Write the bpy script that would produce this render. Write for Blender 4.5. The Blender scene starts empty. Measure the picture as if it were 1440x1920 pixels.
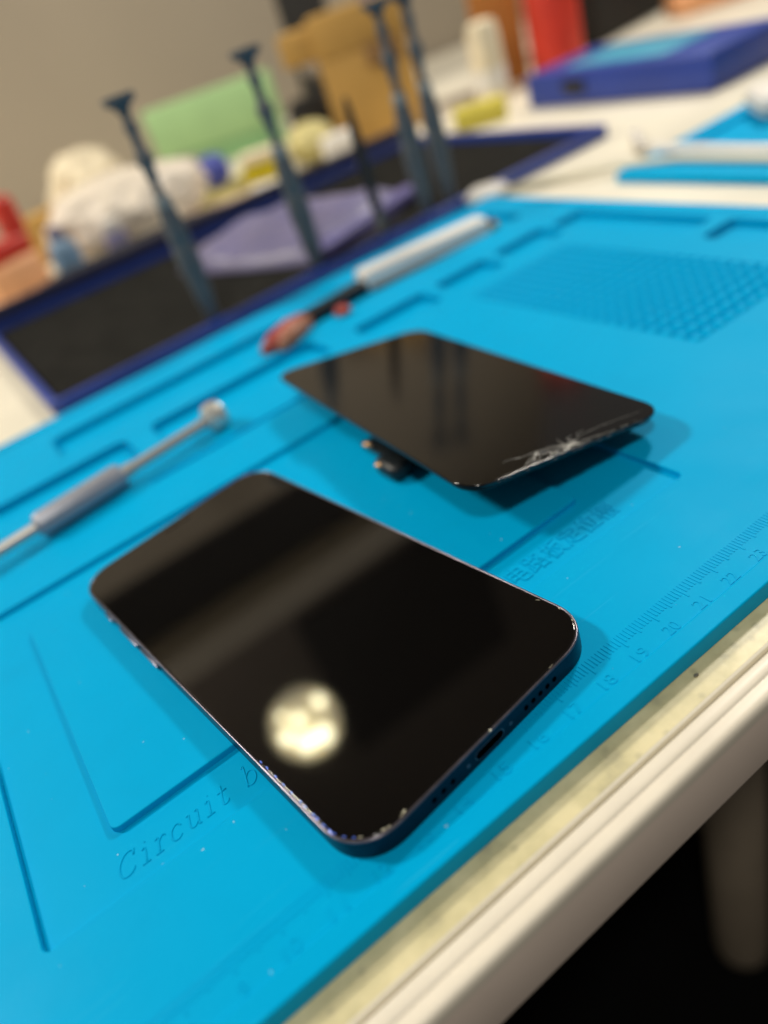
import bpy, bmesh, math, random
from mathutils import Vector, Matrix, noise

S = 0.01                      # all numbers below are centimetres
rnd = random.Random(7)
sc = bpy.context.scene
COL = sc.collection

# ------------------------------------------------------------------ materials
def mat(name, col, rough=.5, metal=0., spec=.5, var=0., vscale=40., bump=0., bscale=200., coat=0., ior=1.5, trans=0.):
    m = bpy.data.materials.new(name); m.use_nodes = True
    nt = m.node_tree; b = nt.nodes['Principled BSDF']
    b.inputs['Base Color'].default_value = (*col, 1)
    b.inputs['Roughness'].default_value = rough
    b.inputs['Metallic'].default_value = metal
    b.inputs['Specular IOR Level'].default_value = spec
    b.inputs['Coat Weight'].default_value = coat
    b.inputs['IOR'].default_value = ior
    b.inputs['Transmission Weight'].default_value = trans
    tc = nt.nodes.new('ShaderNodeTexCoord')
    if var > 0:
        n = nt.nodes.new('ShaderNodeTexNoise'); n.inputs['Scale'].default_value = vscale; n.inputs['Detail'].default_value = 4
        nt.links.new(tc.outputs['Object'], n.inputs['Vector'])
        r = nt.nodes.new('ShaderNodeMapRange')
        r.inputs['From Min'].default_value = .3; r.inputs['From Max'].default_value = .7
        r.inputs['To Min'].default_value = 1 - var; r.inputs['To Max'].default_value = 1 + var
        nt.links.new(n.outputs['Fac'], r.inputs['Value'])
        v = nt.nodes.new('ShaderNodeVectorMath'); v.operation = 'SCALE'; v.inputs[0].default_value = col
        nt.links.new(r.outputs['Result'], v.inputs['Scale'])
        nt.links.new(v.outputs['Vector'], b.inputs['Base Color'])
    if bump > 0:
        n2 = nt.nodes.new('ShaderNodeTexNoise'); n2.inputs['Scale'].default_value = bscale; n2.inputs['Detail'].default_value = 3
        nt.links.new(tc.outputs['Object'], n2.inputs['Vector'])
        bp = nt.nodes.new('ShaderNodeBump'); bp.inputs['Strength'].default_value = bump; bp.inputs['Distance'].default_value = .001
        nt.links.new(n2.outputs['Fac'], bp.inputs['Height']); nt.links.new(bp.outputs['Normal'], b.inputs['Normal'])
    return m

def math_node(nt, op, a, b=None):
    n = nt.nodes.new('ShaderNodeMath'); n.operation = op
    for i, x in enumerate((a, b)):
        if x is None: continue
        if isinstance(x, (int, float)): n.inputs[i].default_value = x
        else: nt.links.new(x, n.inputs[i])
    return n.outputs[0]

def silicone():
    """blue silicone: soft sheen, faint clouding, dust flecks and a few scratches"""
    m = bpy.data.materials.new('blue_silicone'); m.use_nodes = True
    nt = m.node_tree; b = nt.nodes['Principled BSDF']; L = nt.links.new
    tc = nt.nodes.new('ShaderNodeTexCoord')
    n = nt.nodes.new('ShaderNodeTexNoise'); n.inputs['Scale'].default_value = 14; n.inputs['Detail'].default_value = 5
    L(tc.outputs['Object'], n.inputs['Vector'])
    cr = nt.nodes.new('ShaderNodeMix'); cr.data_type = 'RGBA'
    cr.inputs['A'].default_value = (.0, .325, .62, 1); cr.inputs['B'].default_value = (.0, .375, .69, 1)
    L(n.outputs['Fac'], cr.inputs['Factor'])
    # dust flecks: sparse voronoi cells
    vo = nt.nodes.new('ShaderNodeTexVoronoi'); vo.inputs['Scale'].default_value = 125; vo.voronoi_dimensions = '2D'
    wrp = nt.nodes.new('ShaderNodeTexNoise'); wrp.inputs['Scale'].default_value = 900
    L(tc.outputs['Object'], wrp.inputs['Vector'])
    wm = nt.nodes.new('ShaderNodeVectorMath'); wm.operation = 'SCALE'; wm.inputs['Scale'].default_value = .0016
    L(wrp.outputs['Color'], wm.inputs[0])
    wa = nt.nodes.new('ShaderNodeVectorMath'); wa.operation = 'ADD'
    L(tc.outputs['Object'], wa.inputs[0]); L(wm.outputs[0], wa.inputs[1]); L(wa.outputs[0], vo.inputs['Vector'])
    sep = nt.nodes.new('ShaderNodeSeparateColor'); L(vo.outputs['Color'], sep.inputs[0])
    pick = math_node(nt, 'GREATER_THAN', sep.outputs[0], .86)
    size = math_node(nt, 'MULTIPLY', sep.outputs[1], .032)
    near = math_node(nt, 'LESS_THAN', vo.outputs['Distance'], size)
    dust = math_node(nt, 'MULTIPLY', pick, near)
    dust = math_node(nt, 'MULTIPLY', dust, .55)
    mx = nt.nodes.new('ShaderNodeMix'); mx.data_type = 'RGBA'
    L(dust, mx.inputs['Factor']); L(cr.outputs['Result'], mx.inputs['A']); mx.inputs['B'].default_value = (.45, .62, .68, 1)
    # fine scratches: noise stretched along two directions
    prev = mx.outputs['Result']
    for ang, sc_, thr in ((.5, (14, 1100, 1), .735), (-.8, (18, 900, 1), .745)):
        mp = nt.nodes.new('ShaderNodeMapping'); mp.inputs['Rotation'].default_value = (0, 0, ang); mp.inputs['Scale'].default_value = sc_
        L(tc.outputs['Object'], mp.inputs['Vector'])
        ns = nt.nodes.new('ShaderNodeTexNoise'); ns.inputs['Scale'].default_value = 1.; ns.inputs['Detail'].default_value = 1
        L(mp.outputs['Vector'], ns.inputs['Vector'])
        st_ = math_node(nt, 'GREATER_THAN', ns.outputs['Fac'], thr)
        m2_ = nt.nodes.new('ShaderNodeMix'); m2_.data_type = 'RGBA'
        L(math_node(nt, 'MULTIPLY', st_, .06), m2_.inputs['Factor']); L(prev, m2_.inputs['A']); m2_.inputs['B'].default_value = (.10, .48, .75, 1)
        prev = m2_.outputs['Result']
    # hand smudges, broad and faint
    n6 = nt.nodes.new('ShaderNodeTexNoise'); n6.inputs['Scale'].default_value = 32; n6.inputs['Detail'].default_value = 7; n6.inputs['Distortion'].default_value = 1.2
    L(tc.outputs['Object'], n6.inputs['Vector'])
    sm6 = nt.nodes.new('ShaderNodeMapRange'); sm6.inputs['From Min'].default_value = .52; sm6.inputs['From Max'].default_value = .75
    sm6.inputs['To Max'].default_value = .22; L(n6.outputs['Fac'], sm6.inputs['Value'])
    m3_ = nt.nodes.new('ShaderNodeMix'); m3_.data_type = 'RGBA'
    L(sm6.outputs['Result'], m3_.inputs['Factor']); L(prev, m3_.inputs['A']); m3_.inputs['B'].default_value = (.0, .30, .56, 1)
    L(m3_.outputs['Result'], b.inputs['Base Color'])
    # worn sheen
    n3 = nt.nodes.new('ShaderNodeTexNoise'); n3.inputs['Scale'].default_value = 45; n3.inputs['Detail'].default_value = 6
    L(tc.outputs['Object'], n3.inputs['Vector'])
    rr = nt.nodes.new('ShaderNodeMapRange'); rr.inputs['From Min'].default_value = .3; rr.inputs['From Max'].default_value = .7
    rr.inputs['To Min'].default_value = .40; rr.inputs['To Max'].default_value = .52
    L(n3.outputs['Fac'], rr.inputs['Value']); L(rr.outputs['Result'], b.inputs['Roughness'])
    n4 = nt.nodes.new('ShaderNodeTexNoise'); n4.inputs['Scale'].default_value = 700; n4.inputs['Detail'].default_value = 2
    L(tc.outputs['Object'], n4.inputs['Vector'])
    n5 = nt.nodes.new('ShaderNodeTexNoise'); n5.inputs['Scale'].default_value = 22; n5.inputs['Detail'].default_value = 2
    L(tc.outputs['Object'], n5.inputs['Vector'])
    hh = math_node(nt, 'ADD', math_node(nt, 'MULTIPLY', n4.outputs['Fac'], .12), n5.outputs['Fac'])
    bp = nt.nodes.new('ShaderNodeBump'); bp.inputs['Strength'].default_value = .25; bp.inputs['Distance'].default_value = .0006
    L(hh, bp.inputs['Height']); L(bp.outputs['Normal'], b.inputs['Normal'])
    b.inputs['Specular IOR Level'].default_value = .07; b.inputs['Specular Tint'].default_value = (.1, .6, 1, 1)
    return m

def laminate():
    """yellowed cream laminate strip with grey grime blotches"""
    m = bpy.data.materials.new('cream_laminate'); m.use_nodes = True
    nt = m.node_tree; b = nt.nodes['Principled BSDF']; L = nt.links.new
    tc = nt.nodes.new('ShaderNodeTexCoord')
    n = nt.nodes.new('ShaderNodeTexNoise'); n.inputs['Scale'].default_value = 75; n.inputs['Detail'].default_value = 7; n.inputs['Roughness'].default_value = .6
    L(tc.outputs['Object'], n.inputs['Vector'])
    r = nt.nodes.new('ShaderNodeValToRGB')
    r.color_ramp.elements[0].position = .30; r.color_ramp.elements[0].color = (.40, .365, .23, 1)
    r.color_ramp.elements[1].position = .62; r.color_ramp.elements[1].color = (.72, .64, .38, 1)
    e = r.color_ramp.elements.new(.45); e.color = (.59, .53, .30, 1)
    L(n.outputs['Fac'], r.inputs['Fac'])
    vo = nt.nodes.new('ShaderNodeTexVoronoi'); vo.inputs['Scale'].default_value = 260; vo.voronoi_dimensions = '2D'
    L(tc.outputs['Object'], vo.inputs['Vector'])
    sep = nt.nodes.new('ShaderNodeSeparateColor'); L(vo.outputs['Color'], sep.inputs[0])
    pick = math_node(nt, 'GREATER_THAN', sep.outputs[0], .80)
    sm = nt.nodes.new('ShaderNodeMapRange'); sm.inputs['From Min'].default_value = .08; sm.inputs['From Max'].default_value = .30
    sm.inputs['To Min'].default_value = .26; sm.inputs['To Max'].default_value = 0
    L(vo.outputs['Distance'], sm.inputs['Value'])
    f = math_node(nt, 'MULTIPLY', pick, sm.outputs['Result'])
    mx = nt.nodes.new('ShaderNodeMix'); mx.data_type = 'RGBA'
    L(f, mx.inputs['Factor']); L(r.outputs['Color'], mx.inputs['A']); mx.inputs['B'].default_value = (.16, .16, .11, 1)
    L(mx.outputs['Result'], b.inputs['Base Color'])
    b.inputs['Roughness'].default_value = .38
    bp = nt.nodes.new('ShaderNodeBump'); bp.inputs['Strength'].default_value = .3; bp.inputs['Distance'].default_value = .0005
    L(n.outputs['Fac'], bp.inputs['Height']); L(bp.outputs['Normal'], b.inputs['Normal'])
    return m

def emit(name, col, st):
    m = bpy.data.materials.new(name); m.use_nodes = True
    b = m.node_tree.nodes['Principled BSDF']
    b.inputs['Base Color'].default_value = (*col, 1)
    b.inputs['Emission Color'].default_value = (*col, 1); b.inputs['Emission Strength'].default_value = st
    return m

M = dict(
    blue=silicone(),
    lam=laminate(),
    edge=mat('white_edge_band', (.76, .70, .58), .35, var=.05, vscale=60),
    creamtop=mat('cream_tabletop', (.74, .69, .56), .4, var=.08, vscale=12),
    white=mat('white_paint', (.72, .68, .60), .45, var=.05),
    apron=mat('white_apron', (.86, .73, .62), .5, var=.04),
    legm=mat('shaded_white_leg', (.22, .18, .13), .5, var=.06),  # white leg, its colour darkened for the shade under the bench
    floor=mat('dark_floor', (.003, .003, .003), .8, spec=.05, var=.3, vscale=8),
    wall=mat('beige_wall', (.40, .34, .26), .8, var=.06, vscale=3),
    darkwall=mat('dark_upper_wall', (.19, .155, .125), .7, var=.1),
    rail=mat('pale_rail', (.55, .48, .38), .6, var=.08),
    glass=mat('black_screen_glass', (.0025, .0022, .002), .035, ior=1.75, var=.0, bump=.0),
    glass2=mat('hazy_display_glass', (.0025, .0022, .002), .11, ior=1.62),
    frame=mat('graphite_blue_frame', (.018, .028, .045), .34, metal=.9, bump=.03, bscale=900),
    rim=mat('worn_frame_rim', (.15, .135, .165), .28, metal=.8, var=.25, vscale=300),
    black=mat('black_plastic', (.008, .008, .009), .45),
    hole=mat('port_black', (.001, .001, .001), .9, spec=0.),
    backing=mat('display_backing', (.015, .017, .02), .4, metal=.3, bump=.1),
    crack=mat('fractured_glass', (.60, .59, .55), .25, var=.4, vscale=500),
    grip_r=mat('dull_red_grip', (.36, .05, .035), .5),
    grip_b=mat('brown_red_grip', (.34, .13, .07), .5),
    shard=mat('glass_shard', (.10, .10, .10), .12, var=.6, vscale=300),
    chip_b=mat('blue_chip_glass', (.12, .22, .85), .2, var=.7, vscale=500),
    chip_w=mat('pale_chip_glass', (.42, .40, .30), .2, var=.4, vscale=500),
    gold=mat('gold_contact', (.65, .40, .20), .35, metal=.8),
    flex=mat('flex_cable', (.01, .014, .016), .4, bump=.1),
    steel=mat('grey_anodised', (.30, .31, .36), .42, metal=.25, var=.05, bump=.08, bscale=600),
    steel2=mat('warm_steel_rod', (.46, .43, .40), .35, metal=.4, var=.06),
    chrome=mat('bright_cap', (.70, .68, .62), .25, metal=.5),
    slate=mat('slate_blue_metal', (.080, .092, .104), .5, metal=.0, var=.08, bump=.05),
    collar=mat('grey_collar', (.24, .26, .26), .4, metal=.3),
    tip=mat('olive_steel_tip', (.17, .16, .13), .4, metal=.3),
    navy=mat('navy_plastic', (.014, .045, .27), .4, var=.08),
    navyd=mat('dark_navy_plastic', (.010, .014, .055), .5),
    foam=mat('black_foam', (.011, .011, .0095), .9, spec=.1, var=.3, vscale=60, bump=.4, bscale=150),
    pink=mat('pale_pink_foam', (.66, .50, .45), .7, var=.1),
    lav=mat('lavender_film', (.15, .14, .26), .45, var=.18, vscale=20),
    lavd=mat('purple_fold', (.11, .10, .28), .5, var=.15, vscale=20),
    bag=mat('white_plastic_bag', (.74, .66, .55), .45, var=.12, vscale=14),
    cream=mat('cream_paper', (.80, .70, .50), .6, var=.08),
    red=mat('red_plastic', (.55, .035, .018), .4, var=.1),
    peach=mat('peach_label', (.85, .42, .20), .5, var=.15, vscale=25),
    sky=mat('pale_blue_plastic', (.14, .25, .38), .45, var=.1),
    green=mat('light_green_card', (.36, .58, .27), .6, var=.10, vscale=12),
    dgreen=mat('mid_green_card', (.22, .42, .19), .6, var=.1),
    yellow=mat('yellow_card', (.50, .40, .0), .5, var=.08),
    spg=mat('yellow_sponge', (.58, .50, .07), .8, var=.1),
    royal=mat('royal_blue_plastic', (.020, .050, .30), .4, var=.08),
    pyel=mat('pale_yellow_paper', (.62, .55, .24), .6, var=.1),
    blueball=mat('blue_cap_plastic', (.05, .07, .36), .4),
    card=mat('ochre_cardboard', (.50, .29, .07), .7, var=.12, vscale=15),
    dcard=mat('brown_cardboard_shade', (.24, .13, .045), .7, var=.1),
    orange=mat('orange_brown_card', (.42, .16, .025), .6, var=.1),
    teal=mat('teal_label', (.05, .30, .45), .5, var=.1),
    white2=mat('bright_white_plastic', (.80, .77, .72), .4),
    grey=mat('grey_felt', (.30, .26, .22), .8, var=.1),
    dark=mat('dark_cloth', (.015, .014, .013), .8),
    cable=mat('cream_cable', (.70, .66, .52), .45),
    brass=mat('brass_ferrule', (.40, .28, .12), .35, metal=.6),
    bulb=emit('lit_bulb', (1., .94, .64), 24.),
    shade=emit('glowing_diffuser', (1., .88, .62), 1.9),
)

# ------------------------------------------------------------------ helpers
def link(name, me, m, parent=None, smooth=False):
    me.materials.clear(); me.materials.append(m)
    if smooth:
        for p in me.polygons: p.use_smooth = True
    o = bpy.data.objects.new(name, me); COL.objects.link(o)
    if parent is not None: o.parent = parent
    return o

def autosmooth(o, ang=35):
    me = o.data
    for p in me.polygons: p.use_smooth = True
    me.set_sharp_from_angle(angle=math.radians(ang))
    return o

def finish(bm, name, m, parent=None, smooth=False, ang=None):
    bmesh.ops.recalc_face_normals(bm, faces=bm.faces)
    for v in bm.verts: v.co *= S
    me = bpy.data.meshes.new(name); bm.to_mesh(me); bm.free()
    o = link(name, me, m, parent, smooth)
    if ang: autosmooth(o, ang)
    return o

def flatten(o):
    w = o.modifiers.new('face_weighted', 'WEIGHTED_NORMAL'); w.keep_sharp = True; w.weight = 100; w.mode = 'FACE_AREA'
    return o

def tag(o, label, cat, group=None, kind=None):
    if label: o['label'] = label
    if cat: o['category'] = cat
    if group: o['group'] = group
    if kind: o['kind'] = kind
    return o

def thing(name, label, cat, loc=(0, 0, 0), rz=0, group=None):
    o = bpy.data.objects.new(name, None); COL.objects.link(o)
    o.location = Vector(loc) * S; o.rotation_euler = (0, 0, math.radians(rz))
    o.empty_display_size = .01
    return tag(o, label, cat, group)

def dup(root, loc, rz, label):
    r = root.copy(); COL.objects.link(r); r.location = Vector(loc) * S; r.rotation_euler = (0, 0, math.radians(rz)); r['label'] = label
    for ch in root.children:
        c = ch.copy(); COL.objects.link(c); c.parent = r
        for g in ch.children:
            d = g.copy(); COL.objects.link(d); d.parent = c
    return r

def rrect(x0, y0, x1, y1, r, n=8, pw=2.):
    pts = []
    for cx, cy, a0 in ((x1 - r, y1 - r, 0), (x0 + r, y1 - r, 90), (x0 + r, y0 + r, 180), (x1 - r, y0 + r, 270)):
        for i in range(n + 1):
            a = math.radians(a0 + 90 * i / n)
            c, s = math.cos(a), math.sin(a)
            c = math.copysign(abs(c) ** (2 / pw), c); s = math.copysign(abs(s) ** (2 / pw), s)
            pts.append((cx + r * c, cy + r * s))
    return pts

def plate(outlines, z0, z1, bevel=.03, res=2):
    """a slab with holes and islands and rounded edges, as mesh data in cm"""
    cu = bpy.data.curves.new('outline', 'CURVE'); cu.dimensions = '2D'; cu.fill_mode = 'BOTH'
    cu.extrude = max((z1 - z0) / 2 - bevel, .0005); cu.bevel_depth = bevel; cu.bevel_resolution = res; cu.offset = -bevel
    for pts in outlines:
        s = cu.splines.new('POLY'); s.points.add(len(pts) - 1)
        for p, (x, y) in zip(s.points, pts): p.co = (x, y, 0, 1)
        s.use_cyclic_u = True
    o = bpy.data.objects.new('outline', cu); COL.objects.link(o)
    dg = bpy.context.evaluated_depsgraph_get(); dg.update()
    me = bpy.data.meshes.new_from_object(o.evaluated_get(dg))
    bpy.data.objects.remove(o); bpy.data.curves.remove(cu)
    bm = bmesh.new(); bm.from_mesh(me); bpy.data.meshes.remove(me)
    bmesh.ops.translate(bm, verts=bm.verts, vec=(0, 0, (z0 + z1) / 2))
    bmesh.ops.remove_doubles(bm, verts=bm.verts, dist=1e-5)
    return bm

def box(bm, x0, y0, z0, x1, y1, z1, bev=0., seg=2, mtx=None):
    r = bmesh.ops.create_cube(bm, size=1.)
    vs = r['verts']
    bmesh.ops.scale(bm, verts=vs, vec=(x1 - x0, y1 - y0, z1 - z0))
    bmesh.ops.translate(bm, verts=vs, vec=((x0 + x1) / 2, (y0 + y1) / 2, (z0 + z1) / 2))
    if mtx is not None: bmesh.ops.transform(bm, matrix=mtx, verts=vs)
    if bev > 0:
        es = list({e for v in vs for e in v.link_edges})
        bmesh.ops.bevel(bm, geom=es, offset=bev, segments=seg, profile=.5, affect='EDGES')

def boxes(name, lst, m, parent=None, bev=.05, seg=2):
    bm = bmesh.new()
    for b in lst: box(bm, *b, bev=bev, seg=seg)
    return finish(bm, name, m, parent, ang=40)

def lathe(prof, n=32, axis='Z'):
    bm = bmesh.new(); rings = []
    for r, z in prof:
        rings.append([bm.verts.new((r * math.cos(2 * math.pi * i / n), r * math.sin(2 * math.pi * i / n), z)) for i in range(n)])
    for a, b in zip(rings, rings[1:]):
        for i in range(n): bm.faces.new((a[i], a[(i + 1) % n], b[(i + 1) % n], b[i]))
    bm.faces.new(rings[0]); bm.faces.new(rings[-1])
    if axis == 'X': bmesh.ops.rotate(bm, verts=bm.verts, matrix=Matrix.Rotation(math.pi / 2, 3, 'Y'))
    return bm

def tube(bm, pts, r, n=8):
    """a round bar along a polyline"""
    rings = []
    P = [Vector(p) for p in pts]
    for i, p in enumerate(P):
        d = (P[min(i + 1, len(P) - 1)] - P[max(i - 1, 0)]).normalized()
        u = d.cross(Vector((0, 0, 1)))
        if u.length < 1e-4: u = d.cross(Vector((1, 0, 0)))
        u.normalize(); w = u.cross(d)
        rr = r[i] if isinstance(r, (list, tuple)) else r
        rings.append([bm.verts.new(p + rr * (math.cos(2 * math.pi * k / n) * u + math.sin(2 * math.pi * k / n) * w)) for k in range(n)])
    for a, b in zip(rings, rings[1:]):
        for k in range(n): bm.faces.new((a[k], a[(k + 1) % n], b[(k + 1) % n], b[k]))
    bm.faces.new(rings[0]); bm.faces.new(rings[-1])

def lump(name, m, sx, sy, sz, amp, freq, seed, parent=None, sub=5, flat=True, crease=1.):
    """a soft crumpled thing resting on z=0"""
    bm = bmesh.new(); bmesh.ops.create_icosphere(bm, subdivisions=sub, radius=1.)
    off = Vector((seed * 3.1, seed * 1.7, seed * 2.3))
    for v in bm.verts:
        n = noise.fractal(v.co * freq + off, 1., 2., 4)
        rdg = 1 - abs(noise.noise(v.co * freq * 1.7 + off * 2)) * crease
        v.co *= 1 + amp * n + amp * .6 * rdg
        v.co = Vector((v.co.x * sx, v.co.y * sy, (v.co.z * .5 + .5) * sz))
        if v.co.z < 0: v.co.z = 0
    return finish(bm, name, m, parent, smooth=True)

# ------------------------------------------------------------------ the setting
ZT = -.45                      # table top
o = boxes('floor', [(-150, -120, -73.5, 260, 260, -72.5)], M['floor'], bev=0); tag(o, None, None, kind='structure')
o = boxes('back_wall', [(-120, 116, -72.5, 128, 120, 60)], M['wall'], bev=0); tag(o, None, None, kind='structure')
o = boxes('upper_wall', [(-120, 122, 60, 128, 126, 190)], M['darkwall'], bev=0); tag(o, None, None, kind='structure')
o = boxes('wall_rail', [(-120, 113, 77, 128, 121.8, 84)], M['rail'], bev=.5); tag(o, None, None, kind='structure')

o = boxes('dark_wall_strip', [(-120, 120.5, 60.2, 128, 121.7, 76.5)], M['dark'], bev=0); tag(o, None, None, kind='structure')  # unseen dark strip added to darken the band mirrored in the phone
o = boxes('wall_panel', [(38, 120.2, 93, 88, 121.7, 138)], M['dark'], bev=.3); tag(o, None, None, kind='structure')  # unseen dark panel added for the rectangle mirrored in the phone

# workbench
t = thing('workbench', 'white workbench with cream laminate top and rounded white front edge under the mats', 'table', (40, 50, -72.5))
X0, X1 = -70, 190
def bench(pts): return [(x - 40, y - 50, z + 72.5) for x, y, z in pts]
def extr(prof, name, m):
    bm = bmesh.new()
    A = [bm.verts.new(v) for v in bench([(X0, y, z) for y, z in prof])]
    B = [bm.verts.new(v) for v in bench([(X1, y, z) for y, z in prof])]
    for i in range(len(prof)): bm.faces.new((A[i], A[(i + 1) % len(prof)], B[(i + 1) % len(prof)], B[i]))
    bm.faces.new(A); bm.faces.new(B)
    return finish(bm, name, m, t, ang=30)
extr([(115, ZT), (-1.80, ZT), (-1.84, ZT - .02), (-1.86, ZT - .08), (-1.86, -2.5), (115, -2.5)], 'tabletop', M['creamtop'])
extr([(6, ZT - .003), (6, ZT + .003), (-1.78, ZT + .003), (-1.78, ZT - .003)], 'worn_strip', M['lam'])
ep = [(-1.91, ZT - .09), (-1.94, ZT - .03), (-1.98, ZT + .005), (-2.06, ZT + .02), (-2.22, ZT + .02), (-2.26, ZT + .0), (-2.29, ZT - .03), (-2.33, ZT - .03), (-2.38, ZT - .02)]
for i in range(9):
    a = math.radians(90 - 90 * i / 8)
    ep.append((-2.50 - .16 * math.cos(a), ZT - .18 + .16 * math.sin(a)))
ep += [(-2.66, ZT - .36), (-1.905, ZT - .36)]
extr(ep, 'edge_band', M['edge'])
extr([(-1.91, ZT - .362), (-2.645, ZT - .362), (-2.65, -2.40), (-2.62, -2.47), (-2.55, -2.5), (-1.91, -2.5)], 'apron', M['apron'])
for lx, ly in ((41.5, 15.5), (-50, 15.5), (41.5, 95)):
    bm = lathe([(1.2, .0), (2.0, .3), (2.4, 1.0), (2.5, 2.5), (2.5, 70.0)], 32)
    bmesh.ops.translate(bm, verts=bm.verts, vec=(lx - 40, ly - 50, 0.01))
    finish(bm, 'leg', M['legm'], t, smooth=True)

# ------------------------------------------------------------------ big blue mat
MX0, MX1, MY0, MY1 = -2.4, 42.7, -1.05, 31.9
matT = thing('repair_mat', 'large bright blue silicone repair mat with molded slots under both black screens', 'mat', (20, 15, ZT))
def shift(bm): bmesh.ops.translate(bm, verts=bm.verts, vec=(-20, -15, -ZT)); return bm
outer = rrect(MX0, MY0, MX1, MY1, .6)
recess = rrect(6.05, 3.05, 24.7, 16.3, .22)
platform = rrect(8.0, 4.76, 22.38, 14.4, .22)
gridpit = rrect(31.1, 7.5, 37.3, 19.9, .15)
slots = [rrect(12.0, 26.3, 40.4, 29.2, .5),
         rrect(15.8, 22.3, 24.6, 24.9, .5),
         rrect(3.0, 22.3, 14.6, 24.9, .5),
         rrect(26.3, 21.4, 30.6, 23.4, .35), rrect(31.4, 21.4, 34.7, 23.4, .35), rrect(35.4, 21.4, 38.8, 23.4, .35),
         rrect(39.2, 4.0, 41.4, 13.6, .3), rrect(39.2, 14.6, 41.4, 23.0, .3)]
groove = rrect(14.0, 19.35, 24.6, 19.6, .1)
inner = rrect(MX0 + .2, MY0 + .2, MX1 - .2, MY1 - .2, .5)
layer1 = plate([inner, recess, platform, gridpit, groove] + slots, -.26, 0, .035, 3)
layer2 = plate([inner] + slots, -.38, -.17, .01)
layer3 = plate([inner], ZT + .004, -.36, .01)
me_parts = [shift(layer1), shift(layer2), shift(layer3)]
rim = shift(plate([outer, rrect(MX0 + .55, MY0 + .55, MX1 - .55, MY1 - .55, .35)], ZT + .003, .05, .045, 3))
me_parts.append(rim)
body = bmesh.new()
for b in me_parts:
    tmp = bpy.data.meshes.new('tmp'); b.to_mesh(tmp); b.free(); body.from_mesh(tmp); bpy.data.meshes.remove(tmp)
for v in body.verts: v.co *= S
me = bpy.data.meshes.new('mat_body'); body.to_mesh(me); body.free()
matbody = link('mat_body', me, M['blue'], matT); autosmooth(matbody, 40); flatten(matbody)

# field of small square pads
bm = bmesh.new()
pitch = .62
for i in range(10):
    for j in range(20):
        x = 31.12 + pitch * i; y = 7.52 + pitch * j
        a, h = pitch * .47, pitch * .22
        cx, cy = x + pitch / 2, y + pitch / 2
        base = [bm.verts.new((cx + sx * a, cy + sy * a, -.18)) for sx, sy in ((-1, -1), (1, -1), (1, 1), (-1, 1))]
        mid = [bm.verts.new((cx + sx * a * .9, cy + sy * a * .9, -.06)) for sx, sy in ((-1, -1), (1, -1), (1, 1), (-1, 1))]
        top = [bm.verts.new((cx + sx * h, cy + sy * h, .03)) for sx, sy in ((-1, -1), (1, -1), (1, 1), (-1, 1))]
        for A, B in ((base, mid), (mid, top)):
            for k in range(4): bm.faces.new((A[k], A[(k + 1) % 4], B[(k + 1) % 4], B[k]))
        bm.faces.new(top)
shift(bm); finish(bm, 'pad_grid', M['blue'], matT)

# ruler ticks, moulded
bm = bmesh.new()
for k in range(0, 421):
    x = k * .1
    y0 = 0.0 if k % 10 == 0 else (.07 if k % 5 == 0 else .14)
    box(bm, x - .016, y0, -.02, x + .016, .42, .014)
shift(bm); finish(bm, 'ruler_ticks', M['blue'], matT)

def text_mesh(body_s, size, depth, shear=0., bev=.0):
    cu = bpy.data.curves.new('t', 'FONT'); cu.body = body_s; cu.size = size; cu.extrude = depth; cu.bevel_depth = bev; cu.bevel_resolution = 1
    cu.shear = shear; cu.align_x = 'LEFT'; cu.resolution_u = 4
    o = bpy.data.objects.new('t', cu); COL.objects.link(o)
    dg = bpy.context.evaluated_depsgraph_get(); dg.update()
    me = bpy.data.meshes.new_from_object(o.evaluated_get(dg))
    bpy.data.objects.remove(o); bpy.data.curves.remove(cu)
    bm = bmesh.new(); bm.from_mesh(me); bpy.data.meshes.remove(me)
    xs = [v.co.x for v in bm.verts]; ys = [v.co.y for v in bm.verts]
    return bm, (min(xs), min(ys), max(xs), max(ys))

def fit_text(s, x0, y0, x1, y1, ztop, zbot, name):
    bm, (a, b, c, d) = text_mesh(s, 1., .02)
    for v in bm.verts:
        v.co.x = x0 + (v.co.x - a) / (c - a) * (x1 - x0); v.co.y = y0 + (v.co.y - b) / (d - b) * (y1 - y0)
        v.co.z = ztop if v.co.z > 0 else zbot
    shift(bm); return finish(bm, name, M['blue'], matT)

fit_text('电路板定位槽', 18.98, 3.52, 22.74, 4.26, -.145, -.19, 'embossed_lettering')

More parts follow.
